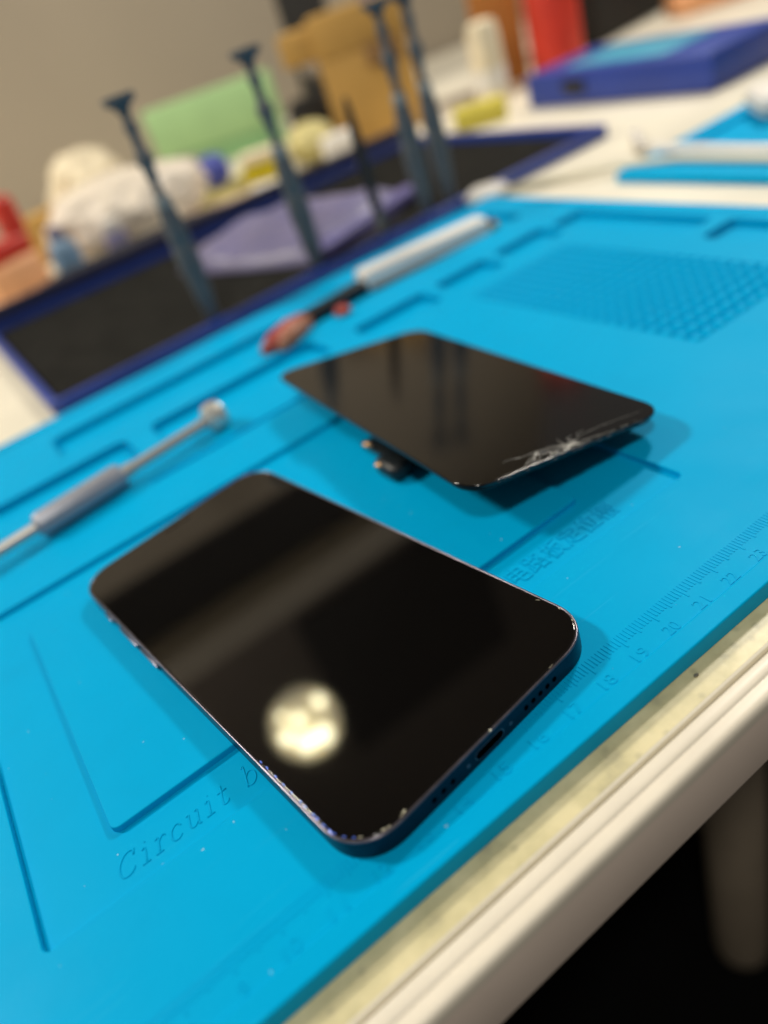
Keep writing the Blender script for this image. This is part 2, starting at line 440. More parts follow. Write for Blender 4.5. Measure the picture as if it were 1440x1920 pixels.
# slanted serif strokes for the English wording
GL = {
 'C': ([[(.62, .80), (.58, .95), (.42, 1.0), (.22, .92), (.06, .66), (.04, .34), (.16, .06), (.36, .0), (.54, .08), (.62, .22)], [(.64, .98), (.60, .74)]], .78),
 'i': ([[(.06, .62), (.20, .66), (.20, .0)], [(.04, .0), (.36, .0)], [(.19, .90), (.21, .92)]], .46),
 'r': ([[(.06, .62), (.18, .66), (.18, .0)], [(.04, .0), (.34, .0)], [(.18, .44), (.30, .62), (.42, .66), (.46, .58)]], .56),
 'c': ([[(.46, .52), (.38, .64), (.24, .66), (.08, .50), (.06, .22), (.16, .03), (.32, .0), (.46, .12)]], .58),
 'u': ([[(.04, .64), (.14, .66), (.14, .18), (.22, .02), (.34, .02), (.48, .18)], [(.40, .64), (.50, .66), (.50, .04), (.60, .0)]], .70),
 't': ([[(.22, .92), (.20, .14), (.28, .0), (.40, .04), (.44, .14)], [(.04, .64), (.42, .64)]], .54),
 'b': ([[(.04, .98), (.14, 1.0), (.14, .0)], [(.14, .46), (.26, .64), (.42, .64), (.54, .46), (.54, .20), (.42, .02), (.26, .0), (.14, .14)]], .68),
 'o': ([[(.28, .66), (.10, .54), (.06, .32), (.12, .08), (.28, .0), (.44, .10), (.50, .34), (.44, .58), (.28, .66)]], .60),
 'a': ([[(.10, .54), (.22, .66), (.38, .62), (.42, .48), (.42, .04), (.52, .0)], [(.42, .40), (.18, .32), (.06, .18), (.12, .02), (.26, .0), (.42, .14)]], .60),
 'd': ([[(.36, .98), (.46, 1.0), (.46, .04), (.56, .0)], [(.46, .46), (.34, .64), (.18, .62), (.06, .42), (.06, .18), (.18, .0), (.34, .04), (.46, .18)]], .66),
}
def strokes(s, x, y, h, gap, z, name, shear=.22, r=.018):
    bm = bmesh.new()
    for ch in s:
        if ch == ' ': x += h * .5; continue
        g, w = GL[ch]
        for pl in g:
            # resample a smooth line through the points
            P = [Vector((x + (px + py * shear) * h, y + py * h, z)) for px, py in pl]
            if len(P) > 2:
                Q = []
                for i in range(len(P) - 1):
                    a, b, c, d = P[max(i - 1, 0)], P[i], P[i + 1], P[min(i + 2, len(P) - 1)]
                    for k in range(4):
                        u = k / 4
                        Q.append(.5 * ((2 * b) + (c - a) * u + (2 * a - 5 * b + 4 * c - d) * u * u + (3 * b - a - 3 * c + d) * u ** 3))
                P = Q + [P[-1]]
            tube(bm, P, r, 8)
        x += h * w + gap
    shift(bm); return finish(bm, name, M['blue'], matT, smooth=True)
strokes('Circuit board', 7.75, 3.56, .58, .055, -.166, 'embossed_lettering')

for n in range(1, 42):
    s = str(n); w = .17 * len(s) + .03 * (len(s) - 1)
    fit_text(s, n - w / 2, -.47, n + w / 2, -.17, .014, -.02, 'ruler_number')

# ------------------------------------------------------------------ intact phone
ph = thing('smartphone', 'whole black smartphone lying screen up nearest the table edge with worn chipped rim', 'phone', (11.672, -.258, .004), math.degrees(.1152))
W, H, TH = 7.15, 14.67, .555
def pl_obj(name, outl, z0, z1, bev, m, parent, res=3, ang=40):
    bm = plate(outl, z0, z1, bev, res)
    return flatten(finish(bm, name, m, parent, ang=ang))
fr = pl_obj('frame', [rrect(0, 0, W, H, 1.15, 14, 2.2)], 0, TH - .055, .03, M['frame'], ph)
rim = pl_obj('frame_rim', [rrect(.0, .0, W, H, 1.15, 14, 2.2), rrect(.06, .06, W - .06, H - .06, 1.10, 14, 2.2)], TH - .075, TH, .03, M['rim'], fr)
gl = pl_obj('screen_glass', [rrect(.065, .065, W - .065, H - .065, 1.095, 14, 2.2)], TH - .08, TH + .004, .02, M['glass'], ph)
bm = bmesh.new()
box(bm, W / 2 - .5, H - .42, TH + .0035, W / 2 + .5, H - .36, TH + .0055)
finish(bm, 'earpiece_slot', M['hole'], gl)
# bottom edge: charging port, speaker holes and screws (plates a hair proud of the frame)
def pill(cx, cz, hw, hh, y0, y1, n=8):
    bm = bmesh.new(); pts = rrect(cx - hw, cz - hh, cx + hw, cz + hh, hh * .99, n)
    A = [bm.verts.new((x, y0, z)) for x, z in pts]; B = [bm.verts.new((x, y1, z)) for x, z in pts]
    for i in range(len(pts)): bm.faces.new((A[i], A[(i + 1) % len(pts)], B[(i + 1) % len(pts)], B[i]))
    bm.faces.new(A); bm.faces.new(B); return bm
finish(pill(3.50, .255, .43, .125, -.004, .02), 'port_surround', M['rim'], fr)
finish(pill(3.50, .255, .40, .105, -.008, .02), 'charging_port', M['hole'], fr)
for x in (4.63, 4.86, 5.09, 5.32, 5.55): finish(pill(x, .25, .062, .062, -.006, .02), 'speaker_hole', M['hole'], fr)
for x in (1.90, 2.16, 2.42): finish(pill(x, .26, .062, .062, -.006, .02), 'microphone_hole', M['hole'], fr)
for x in (4.14, 2.87): finish(pill(x, .25, .05, .05, -.006, .02), 'screw', M['rim'], fr)
# side buttons
for y0, y1, nm in ((12.05, 12.6, 'mute_switch'), (10.2, 11.45, 'volume_button'), (8.85, 10.0, 'volume_button')):
    bm = bmesh.new(); box(bm, -.055, y0, .17, .02, y1, .33, .018)
    finish(bm, nm, M['rim'], ph, ang=40)
    bm = bmesh.new(); box(bm, -.012, y0 - .12, .19, .01, y0 - .01, .31, .005)
    finish(bm, 'button_gap', M['hole'], ph)
# chipped glass along the rim
def chips(lst, m, name, parent, z):
    for x, y, l, w, a in lst:
        bm = bmesh.new()
        l *= .85; w *= .7; ca, sa = math.cos(a), math.sin(a); n = 6; top = []
        for k in range(n):
            t = 2 * math.pi * k / n + rnd.uniform(-.3, .3); u = l * math.cos(t) * rnd.uniform(.7, 1.1); v = w * math.sin(t) * rnd.uniform(.6, 1.2)
            top.append((x + u * ca - v * sa, y + u * sa + v * ca))
        tz = [z + rnd.uniform(.004, .016) for _ in top]
        A = [bm.verts.new((px, py, z - .01)) for px, py in top]; c = bm.verts.new((x, y, z + .018))
        B = [bm.verts.new((px * .9 + x * .1, py * .9 + y * .1, q)) for (px, py), q in zip(top, tz)]
        for k in range(n):
            bm.faces.new((A[k], A[(k + 1) % n], B[(k + 1) % n], B[k])); bm.faces.new((B[k], B[(k + 1) % n], c))
        finish(bm, name, m, parent)
cb = []
for v in (3.5, 3.25, 2.9, 2.6, 2.3, 1.95, 1.8, 1.5, 1.38, 1.15, .95): cb.append((.085, v, rnd.uniform(.06, .11), .034, math.pi / 2 + rnd.uniform(-.1, .1)))
def pol(cx, cy, deg, l, w, r=1.085):
    a = math.radians(deg); return (cx + r * math.cos(a), cy + r * math.sin(a), l, w, a + math.pi / 2)
cb += [pol(1.15, 1.15, 196, .07, .03), pol(1.15, 1.15, 208, .06, .03), pol(1.15, 1.15, 219, .04, .025)]
chips(cb, M['chip_b'], 'glass_chip', gl, TH)
chips([(.085, 3.5, .04, .014, 1.57), (.085, 1.84, .05, .018, 1.6), (.09, 1.42, .04, .016, 1.6), pol(1.15, 1.15, 226, .07, .02), pol(1.15, 1.15, 250, .08, .03), pol(1.15, 1.15, 256, .05, .025), pol(1.15, 1.15, 277, .08, .04, 1.06), pol(1.15, 1.15, 272, .05, .03, 1.08),
       pol(W - 1.15, 1.15, -8, .07, .03, 1.07), pol(W - 1.15, 1.15, -34, .05, .03, 1.11), pol(W - 1.15, 1.15, -43, .04, .025, 1.12), pol(W - 1.15, 1.15, 24, .10, .014, 1.11), (3.62, .02, .05, .045, .2), (5.6, .07, .10, .012, .0)], M['chip_w'], 'glass_chip', gl, TH)

# ------------------------------------------------------------------ removed cracked display
R2 = Matrix(((0.98425331, 0.08152562, 0.15684066), (-0.08553888, 0.99615366, 0.01899942), (-0.15468846, -0.03211621, 0.98744115)))
dsp = thing('broken_display', 'loose black phone display with shattered lower edge propped at a tilt on the mat', 'phone display', (0, 0, 0))
dsp.matrix_world = Matrix.Translation(Vector((19.37045, 5.31918, 1.85544)) * S) @ R2.to_4x4()
w, h = 6.95, 14.45
dg_ = pl_obj('display_glass', [rrect(0, 0, w, h, .95, 12, 2.2)], -.10, 0, .035, M['glass2'], dsp)
pl_obj('backing_frame', [rrect(.10, .10, w - .10, h - .10, .85, 12, 2.2)], -.24, -.09, .03, M['backing'], dsp)
def crack_lines(lst, m, name, z=.0025):
    bm = bmesh.new()
    for pts, wd in lst:
        P = [Vector((x, y, z)) for x, y in pts]; Q = []
        for a, b in zip(P, P[1:]):
            n = max(2, int((b - a).length / .09)); pr = Vector((-(b - a).y, (b - a).x, 0)).normalized()
            for k in range(n):
                Q.append(a.lerp(b, k / n) + pr * rnd.uniform(-.018, .018) * (k > 0))
        Q.append(P[-1])
        for i, (a, b) in enumerate(zip(Q, Q[1:])):
            f0 = 1 - i / len(Q) * .75; f1 = 1 - (i + 1) / len(Q) * .75
            wd_ = wd * .5; d = (b - a); pr = Vector((-d.y, d.x, 0)).normalized()
            w0 = wd_ * f0 * rnd.uniform(.5, 1.2); w1 = wd_ * f1 * rnd.uniform(.5, 1.2)
            up = Vector((0, 0, .006))
            vs = [bm.verts.new(v) for v in (a - pr * w0, b - pr * w1, b + up, a + up)]; bm.faces.new(vs)
            vs2 = [bm.verts.new(v) for v in (a + up, b + up, b + pr * w1, a + pr * w0)]; bm.faces.new(vs2)
    return finish(bm, name, m, dg_)
c0 = (3.52, .22)
cl = [([c0, (3.9, .42), (4.24, .53), (4.8, .56), (5.44, .55), (6.06, .47), (6.4, .50)], .013), ([c0, (3.45, .5), (3.52, .8)], .014),
      ([c0, (3.32, .34), (3.0, .50), (2.65, .60), (2.3, .62), (2.05, .64)], .026), ([c0, (3.2, .22), (2.88, .27), (2.55, .34), (2.37, .12)], .03),
      ([(2.65, .58), (2.45, .40), (2.25, .36), (2.0, .22), (1.89, .06)], .026), ([(2.37, .02), (2.2, .12), (2.0, .22)], .022), ([(2.88, .27), (2.75, .08), (2.45, .04)], .024),
      ([c0, (3.7, .12), (3.9, .04)], .035), ([c0, (3.3, .08), (3.05, .02)], .04), ([c0, (3.75, .35), (3.72, .62), (4.0, .72)], .018), ([(4.0, .45), (4.15, .68), (4.4, .72)], .014),
      ([c0, (4.0, .22), (4.5, .12), (5.0, .05)], .018), ([(3.4, .3), (3.2, .5), (3.05, .62)], .012), ([(2.1, .6), (1.9, .72), (1.6, .74)], .010), ([(1.9, .08), (1.5, .05), (1.1, .08)], .012)]
for _ in range(20):
    a = rnd.uniform(0, 2 * math.pi); l = rnd.uniform(.08, .34); x = c0[0] + rnd.gauss(0, .17); y = max(.04, c0[1] + rnd.gauss(0, .07))
    cl.append(([(x, y), (x + l * math.cos(a), max(.03, y + l * .6 * math.sin(a)))], rnd.uniform(.006, .02)))
for _ in range(30):
    x = rnd.uniform(1.3, 6.1); cl.append(([(x, rnd.uniform(.015, .05)), (x + rnd.uniform(-.2, .2), rnd.uniform(.015, .09))], rnd.uniform(.004, .012)))
crack_lines(cl, M['crack'], 'crack_lines')
chips([(3.3, .10, .22, .035, .12), (3.62, .2, .09, .06, .4), (2.9, .12, .16, .03, .1), (2.3, .25, .10, .05, .5), (2.52, .45, .12, .03, -.4), (3.75, .3, .07, .04, 1.)], M['crack'], 'glass_shard', dg_, .002)
chips([(2.75, .42, .28, .06, -.3), (2.2, .22, .12, .07, .2), (3.05, .2, .2, .05, -.1)], M['shard'], 'glass_shard', dg_, .0)
# ragged lower lip of the glass
bm = bmesh.new()
x = .9
while x < 6.2:
    l = rnd.uniform(.05, .2); d = rnd.uniform(.0, .02)
    box(bm, x, -.012 - d, -.075 + rnd.uniform(-.02, .02), x + l, .03, -.055 + rnd.uniform(-.01, .02)); x += l + rnd.uniform(.05, .3)
finish(bm, 'chipped_lip', M['shard'], dg_)
# flex cable and sensor block hanging under the left edge (world axes, so keep the inverse)
inv = dsp.matrix_world.inverted()
def dpart(bm, name, m, ang=40):
    o = finish(bm, name, m, dsp, ang=ang); o.matrix_parent_inverse = inv; return o
bm = bmesh.new(); box(bm, 19.65, 10.0, .06, 20.5, 11.25, .66, .22, 4, None); dpart(bm, 'sensor_block', M['flex'])
bm = bmesh.new(); box(bm, 20.2, 11.0, .25, 20.9, 12.9, .42, .05); box(bm, 20.75, 9.9, .04, 22.6, 12.6, .16, .03); dpart(bm, 'flex_cable', M['flex'])
bm = bmesh.new()
P = []
for i in range(11):
    u = i / 10; P.append((22.4 - 1.6 * math.sin(math.pi * u) * .9, .16 + u * 1.0))
for (xa, za), (xb, zb) in zip(P, P[1:]):
    q = [bm.verts.new(v) for v in ((xa, 10.0, za), (xb, 10.0, zb), (xb, 12.2, zb), (xa, 12.2, za))]; bm.faces.new(q)
o = dpart(bm, 'flex_ribbon', M['flex']); sm = o.modifiers.new('thick', 'SOLIDIFY'); sm.thickness = .0004
for cx, cy, cz, rz in ((20.25, 12.45, .47, .3), (19.72, 10.85, .50, .5)):
    bm = bmesh.new(); bmesh.ops.create_uvsphere(bm, u_segments=16, v_segments=8, radius=1.)
    bmesh.ops.scale(bm, verts=bm.verts, vec=(.11, .22, .09)); bmesh.ops.rotate(bm, verts=bm.verts, matrix=Matrix.Rotation(rz, 3, 'Z')); bmesh.ops.translate(bm, verts=bm.verts, vec=(cx, cy, cz))
    dpart(bm, 'gold_contact', M['gold'])

# ------------------------------------------------------------------ screwdrivers
ld = thing('screwdriver', 'light grey precision screwdriver lying across the mat behind the whole phone', 'screwdriver', (3.9, 18.95, .56), 7.7)
finish(lathe([(.05, 0), (.10, .1), (.12, 1.2), (.20, 1.4), (.22, 2.0), (.22, 5.75), (.26, 5.85)], 32, 'X'), 'shaft', M['steel2'], ld, ang=40)
finish(lathe([(.28, 5.8), (.44, 5.9), (.50, 6.05), (.50, 9.35), (.46, 9.5), (.30, 9.58)], 12, 'X'), 'handle', M['steel'], ld, ang=25)
finish(lathe([(.22, 9.5), (.27, 9.7), (.27, 9.95), (.22, 10.1), (.21, 13.3), (.26, 13.5), (.26, 13.75)], 32, 'X'), 'neck', M['steel2'], ld, ang=40)
finish(lathe([(.26, 13.6), (.48, 13.66), (.62, 13.8), (.64, 14.1), (.58, 14.34), (.40, 14.46), (.1, 14.48)], 40, 'X'), 'spinning_cap', M['chrome'], ld, ang=40)

st = thing('screwdriver', 'leftmost slate blue screwdriver with a flared cap standing upright in the dark tray', 'screwdriver', (23.4, 34.25, -.30), 0, 'slate screwdrivers standing upright in the tray')
def up(prof, name, m): return finish(lathe([(r * (1.0 if name == 'spinning_cap' else 1.25), z + .3) for r, z in prof], 28), name, m, st, ang=40)
up([(.10, -.28), (.14, .2), (.30, .35), (.34, .5)], 'tip', M['tip'])
up([(.34, .5), (.36, 1.1), (.42, 1.3), (.46, 2.4), (.52, 3.4), (.52, 4.4), (.50, 4.5), (.47, 4.6), (.50, 4.7), (.47, 5.6), (.40, 6.3), (.35, 6.65)], 'handle', M['slate'])
up([(.34, 6.62), (.36, 6.7), (.36, 7.15), (.30, 7.25)], 'collar', M['collar'])
up([(.28, 7.2), (.20, 7.5), (.20, 8.0), (.26, 8.2), (.26, 8.6), (.35, 8.85), (.38, 9.05), (.35, 9.3), (.22, 9.55), (.20, 10.3), (.27, 10.45), (.27, 10.7), (.20, 10.9), (.20, 11.2), (.30, 11.5)], 'neck', M['slate'])
up([(.28, 11.45), (.50, 11.6), (.80, 11.78), (.86, 11.95), (.82, 12.12), (.66, 12.1), (.40, 11.95), (.1, 11.92)], 'spinning_cap', M['slate'])
dup(st, (30.75, 34.25, -.30), 40, 'slate blue screwdriver standing upright in front of the left half of the lavender packet')
dup(st, (39.35, 34.25, -.30), 75, 'left one of two slate screwdrivers standing close together in front of the ochre box')
dup(st, (41.45, 34.45, -.30), 20, 'right one of two slate screwdrivers standing close together in front of the ochre box')

tw = thing('plastic_pry_tool', 'short matt black pointed tool standing upright between the slate screwdrivers', 'tool', (35.8, 34.3, -.30))
finish(lathe([(.12, .02), (.16, .6), (.30, .7), (.33, 1.9)], 24), 'ferrule', M['tip'], tw, ang=40)
finish(lathe([(.30, 1.85), (.33, 2.6), (.36, 4.2), (.34, 5.5), (.28, 6.8), (.20, 7.9), (.12, 8.35), (.03, 8.5)], 24), 'shaft', M['black'], tw, ang=40)

# ------------------------------------------------------------------ tools in the mat's long slot
kb = thing('hobby_knife', 'white handled tool with brass collar lying in the mat slot', 'tool', (34.0, 27.7, -.36), -8.5)
bm = bmesh.new(); box(bm, -4.0, -.62, .02, 4.2, .72, 1.15, .3, 3); finish(bm, 'handle', M['white2'], kb, ang=40)
bm = bmesh.new(); box(bm, -4.9, -.34, .10, -3.95, .34, .60, .1); finish(bm, 'collar', M['brass'], kb, ang=40)
bm = bmesh.new(); box(bm, 4.15, -.34, .10, 4.9, .34, .60, .1); finish(bm, 'end_cap', M['brass'], kb, ang=40)
bm = bmesh.new(); box(bm, -3.6, -.62, .01, 4.0, -.5, .30, .03); finish(bm, 'lower_strip', M['dcard'], kb, ang=40)  # dark brown strip along the lower front edge of the handle
pl_ = thing('pliers', 'small pliers with red grips and dark jaws left of the white handled tool', 'pliers', (26.2, 27.2, -.36), 8); pl_.scale = (1.3, 1.35, 1.5)
bm = bmesh.new(); box(bm, -.6, -.15, .05, 3.0, .55, .5, .12); finish(bm, 'jaw', M['black'], pl_, ang=40)
bm = bmesh.new(); tube(bm, [(-.4, .1, .35), (-1.2, -.1, .4), (-2.3, -.55, .4), (-2.9, -.7, .35)], [.28, .36, .36, .22], 12); finish(bm, 'grip', M['grip_r'], pl_, smooth=True)
bm = bmesh.new(); tube(bm, [(-.4, -.2, .35), (-1.0, -.6, .4), (-2.0, -1.1, .45), (-2.5, -1.2, .35)], [.25, .34, .34, .2], 12); finish(bm, 'grip', M['grip_b'], pl_, smooth=True)
o = thing('rubber_grommet', 'small red piece lying on the mat beside the pliers', 'part', (27.3, 25.75, .0), 0)
finish(lathe([(.2, .0), (.42, .02), (.45, .25), (.3, .4), (.1, .38)], 24), 'cap', M['grip_r'], o, smooth=True)

# ------------------------------------------------------------------ dark tray behind the mat
tr = thing('tool_tray', 'wide navy plastic tray lined with black foam standing behind the blue mat', 'tray', (34, 48, ZT))
tx0, tx1, ty0, ty1 = -21.0, 21.2, -14.9, 10.0
pl_obj('tray_wall', [rrect(tx0, ty0, tx1, ty1, .8), rrect(tx0 + .55, ty0 + .55, tx1 - .55, ty1 - .55, .4)], .01, .80, .10, M['navy'], tr)
pl_obj('tray_base', [rrect(tx0 + .2, ty0 + .2, tx1 - .2, ty1 - .2, .6)], .0, .10, .02, M['navy'], tr)
pl_obj('foam_liner', [rrect(tx0 + .7, ty0 + .7, tx1 - .7, ty1 - .7, .4)], .11, .22, .05, M['foam'], tr)
bm = bmesh.new(); box(bm, tx0 + .3, ty1 - .5, .5, tx1 - .3, ty1 + .1, 1.9, .1); finish(bm, 'back_panel', M['navyd'], tr, ang=40)

pk = thing('film_packet', 'crumpled lavender plastic packet lying on the black foam of the tray', 'packet', (34.6, 44.8, -.2), 20)
bm = bmesh.new()
n = 26; g = {}
for i in range(n + 1):
    for j in range(n + 1):
        u = i / n * 2 - 1; v = j / n * 2 - 1
        th = max(0, (1 - u ** 4) * (1 - v ** 4)) ** .5
        x = u * 6.3 * (1 - .10 * v * v); y = v * 8.0 * (1 - .08 * u * u)
        z = .06 + th * (1.5 + .7 * noise.noise(Vector((x * .28, y * .28, 3.)))) + .10 * noise.noise(Vector((x, y, 1.)))
        g[i, j] = (bm.verts.new((x, y, max(.05, z))), bm.verts.new((x, y, .02)))
for i in range(n):
    for j in range(n):
        bm.faces.new([g[i, j][0], g[i + 1, j][0], g[i + 1, j + 1][0], g[i, j + 1][0]])
        bm.faces.new([g[i, j][1], g[i, j + 1][1], g[i + 1, j + 1][1], g[i + 1, j][1]])
for k in range(n):
    for a, b in (((k, 0), (k + 1, 0)), ((k + 1, n), (k, n)), ((0, k + 1), (0, k)), ((n, k), (n, k + 1))):
        bm.faces.new([g[a][0], g[a][1], g[b][1], g[b][0]])
finish(bm, 'pouch', M['lav'], pk, smooth=True)
bm = bmesh.new(); box(bm, -5.9, -7.9, .10, 5.8, -6.3, 1.0, .3, 3); finish(bm, 'seam', M['lavd'], pk, ang=40)

# ------------------------------------------------------------------ clutter at the back of the bench
def single(o, loc, rz, label, cat):
    o.location = Vector(loc) * S; o.rotation_euler = (0, 0, math.radians(rz)); return tag(o, label, cat)

single(lump('plastic_bag', M['bag'], 7.0, 4.6, 6.2, .18, 1.6, 2.), (29.5, 68.5, ZT + .01), -10, 'crumpled white plastic bag behind the left end of the tray', 'bag')
single(lump('crumpled_paper', M['cream'], 4.2, 3.6, 8.0, .16, 1.8, 5.), (31.0, 84, ZT + .01), 20, 'cream paper crumple rising behind the white plastic bag', 'paper')
rp = thing('snack_packet', 'red and peach packet standing at the left behind the tray', 'packet', (17.8, 65.0, ZT), 25)
bm = bmesh.new(); box(bm, -2.6, -1.3, .02, 2.6, 1.3, 3.6, .5, 3); finish(bm, 'label_panel', M['peach'], rp, ang=50)
bm = bmesh.new(); box(bm, -2.3, -1.0, 3.55, 2.6, 1.0, 5.2, .4, 3); box(bm, 1.2, -.9, 5.0, 3.0, .9, 8.2, .5, 3); finish(bm, 'top_flap', M['red'], rp, ang=50)
bo = thing('bottle', 'small pale blue bottle between the red packet and the white bag', 'bottle', (22.0, 62.5, ZT))
finish(lathe([(.9, .01), (1.25, .15), (1.25, 3.0), (1.0, 3.6), (.5, 4.0)], 28), 'bottle_body', M['sky'], bo, ang=40)
finish(lathe([(.55, 3.95), (.6, 4.05), (.6, 4.8), (.5, 4.9)], 24), 'bottle_cap', M['lav'], bo, ang=40)

gb = thing('card_box', 'light green card packet leaning at the back behind the screwdrivers', 'box', (52.5, 97, ZT), -30)
bm = bmesh.new(); box(bm, -8.5, -1.6, 2.4, 8.5, 1.6, 8.4, .3, 2, Matrix.Rotation(.0, 4, 'X')); finish(bm, 'lid', M['green'], gb, ang=40)
bm = bmesh.new(); box(bm, -8.2, -1.4, .02, 8.2, 1.4, 2.4, .2); finish(bm, 'base', M['dgreen'], gb, ang=40)
o = thing('paper_stack', 'pale yellow paper slips heaped in front of the green packet', 'paper', (41.0, 73.5, ZT), -28)
bm = bmesh.new()
for k in range(5): box(bm, -5 + k * .5, -3 + k * .2, .02 + k * .22, 5.5 - k * .4, 3, .22 + k * .22, .05, 1, Matrix.Rotation(.06 * k, 4, 'Z'))
finish(bm, 'slip_pile', M['pyel'], o, ang=40)
o = finish(lathe([(.4, .0), (1.3, .25), (1.65, 1.0), (1.65, 1.9), (1.3, 2.7), (.4, 3.1)], 28), 'round_cap', M['blueball'], None, smooth=True)
single(o, (40.8, 72.5, .75), 0, 'round blue cap lying on the pale yellow slips', 'cap')
yb = thing('yellow_box', 'small bright yellow box with a cream top between the blue cap and a screwdriver', 'box', (45.4, 70.0, ZT), -30)
bm = bmesh.new(); box(bm, -2.4, -1.4, .02, 2.4, 1.4, 2.2, .2); finish(bm, 'carton', M['yellow'], yb, ang=40)
bm = bmesh.new(); box(bm, -2.3, -1.3, 2.2, 2.3, 1.3, 3.2, .3); finish(bm, 'top', M['cream'], yb, ang=40)
single(lump('tape_roll_wrap', M['pyel'], 2.5, 2.2, 3.8, .12, 1.3, 9.), (51.2, 70.0, ZT + .01), 0, 'pale yellow wrapped bundle right of the bright yellow box', 'bundle')
bc = thing('black_case', 'black case standing behind the pale yellow wrapped bundle', 'case', (56.8, 78.5, ZT), -35)
bm = bmesh.new(); box(bm, -2.6, -1.5, .02, 2.6, 1.5, 4.6, .4, 3); finish(bm, 'shell', M['dark'], bc, ang=40)
bm = bmesh.new(); box(bm, -2.2, -1.2, 4.6, 2.2, 1.2, 5.2, .3, 3); finish(bm, 'grip', M['black'], bc, ang=40)
single(lump('felt_pouch', M['grey'], 2.6, 2.0, 4.2, .08, 1.2, 4.), (63.0, 84.0, ZT + 5.3), 0, 'soft grey pouch on the dark block left of the ochre box', 'pouch')
o = boxes('support_block', [(-2.6, -2.2, .01, 2.6, 2.2, 5.6)], M['dark'], None, .2); single(o, (63.0, 84.0, ZT), -20, 'dark block under the soft grey pouch', 'block')

ob = thing('cardboard_box', 'large ochre cardboard box with one open flap behind the pair of screwdrivers', 'box', (60.0, 70, ZT), -32)
bm = bmesh.new(); box(bm, -4.6, -3.6, .02, 4.6, 3.6, 8.4, .15); finish(bm, 'carton', M['card'], ob, ang=40)
bm = bmesh.new(); box(bm, -4.7, -3.7, 8.4, 4.7, 3.7, 12.2, .15); box(bm, -8.0, -3.4, 8.6, -4.6, 3.0, 11.6, .3, 2); finish(bm, 'flap', M['card'], ob, ang=40)
bm = bmesh.new(); box(bm, .2, -3.95, 6.6, 3.8, -3.65, 8.6, .1); finish(bm, 'handle_hole', M['dcard'], ob, ang=40)
nb = thing('navy_bottle', 'dark navy bottle rising behind the open flap of the ochre box', 'bottle', (78, 92, ZT))
finish(lathe([(1.8, .01), (2.4, .2), (2.4, 13), (2.0, 15.5), (1.6, 16)], 28), 'bottle_body', M['navy'], nb, ang=40)
finish(lathe([(1.7, 16), (1.7, 19), (1.5, 19.3)], 28), 'bottle_cap', M['black'], nb, ang=40)
o = boxes('black_speaker', [(-3, -3, .01, 3, 3, 19)], M['dark'], None, .4); single(o, (69.5, 97, ZT), -25, 'black upright box left of the navy bottle', 'box')

wb = thing('paper_roll', 'cream paper roll standing upright behind the flat yellow sponge', 'paper roll', (65.5, 57.5, ZT))
finish(lathe([(1.3, .01), (1.55, .1), (1.6, 3.0), (1.52, 6.6), (1.3, 7.4), (.6, 7.6)], 28), 'roll', M['cream'], wb, ang=40)
finish(lathe([(1.64, 1.6), (1.66, 1.7), (1.66, 3.4), (1.64, 3.5)], 28), 'label_band', M['white2'], wb, ang=40)
o = boxes('sponge', [(-2.4, -1.6, .01, 2.4, 1.6, 1.8)], M['spg'], None, .3, 3); single(o, (60.0, 53.2, ZT), -35, 'flat yellow sponge on the bench right of the paired screwdrivers', 'sponge')

nv = thing('navy_case', 'flat navy box with a teal label on top right of the tray', 'box', (70.2, 41.0, ZT), 0)
bm = bmesh.new(); box(bm, -6.6, -9.8, .02, 2.2, 9.6, 2.7, .25, 3); finish(bm, 'case_body', M['royal'], nv, ang=40)
bm = bmesh.new(); box(bm, -5.6, -4.8, 2.68, .8, 5.6, 2.78, .03); finish(bm, 'label_panel', M['teal'], nv, ang=40)
bm = bmesh.new(); box(bm, -6.75, 2.5, .9, -6.5, 5.0, 2.0, .1); finish(bm, 'latch', M['black'], nv, ang=40)
rb = thing('red_canister', 'tall red canister behind the navy box', 'canister', (76.8, 59.8, ZT))
finish(lathe([(2.4, .01), (2.7, .2), (2.7, 17), (2.2, 17.6)], 32), 'canister_body', M['red'], rb, ang=40)
finish(lathe([(2.2, 17.5), (2.3, 17.7), (2.3, 19.4), (2.0, 19.7)], 32), 'lid', M['black'], rb, ang=40)
o = boxes('orange_carton', [(-2.6, -2.2, .01, 2.6, 2.2, 13.5)], M['orange'], None, .15); single(o, (75.5, 67.0, ZT), -40, 'orange brown carton left of the red canister', 'box')
o = boxes('dark_room_block', [(-18, -4, .01, 18, 4, 16)], M['dark'], None, .5); single(o, (104, 72, ZT), 14, 'long black block standing in for the dark room right of the red canister', 'backdrop')  # black block added where only the dark room lies beyond the bench
oc = thing('orange_packet', 'orange and cream packet at the far right end of the bench', 'packet', (103, 58, ZT), -30)
bm = bmesh.new(); box(bm, -7, -3, .02, 7, 3, 2.2, .4, 3); finish(bm, 'label_panel', M['peach'], oc, ang=40)
bm = bmesh.new(); box(bm, -6, -2.4, 2.2, 6, 2.6, 4.6, .4, 3); finish(bm, 'top_flap', M['red'], oc, ang=40)

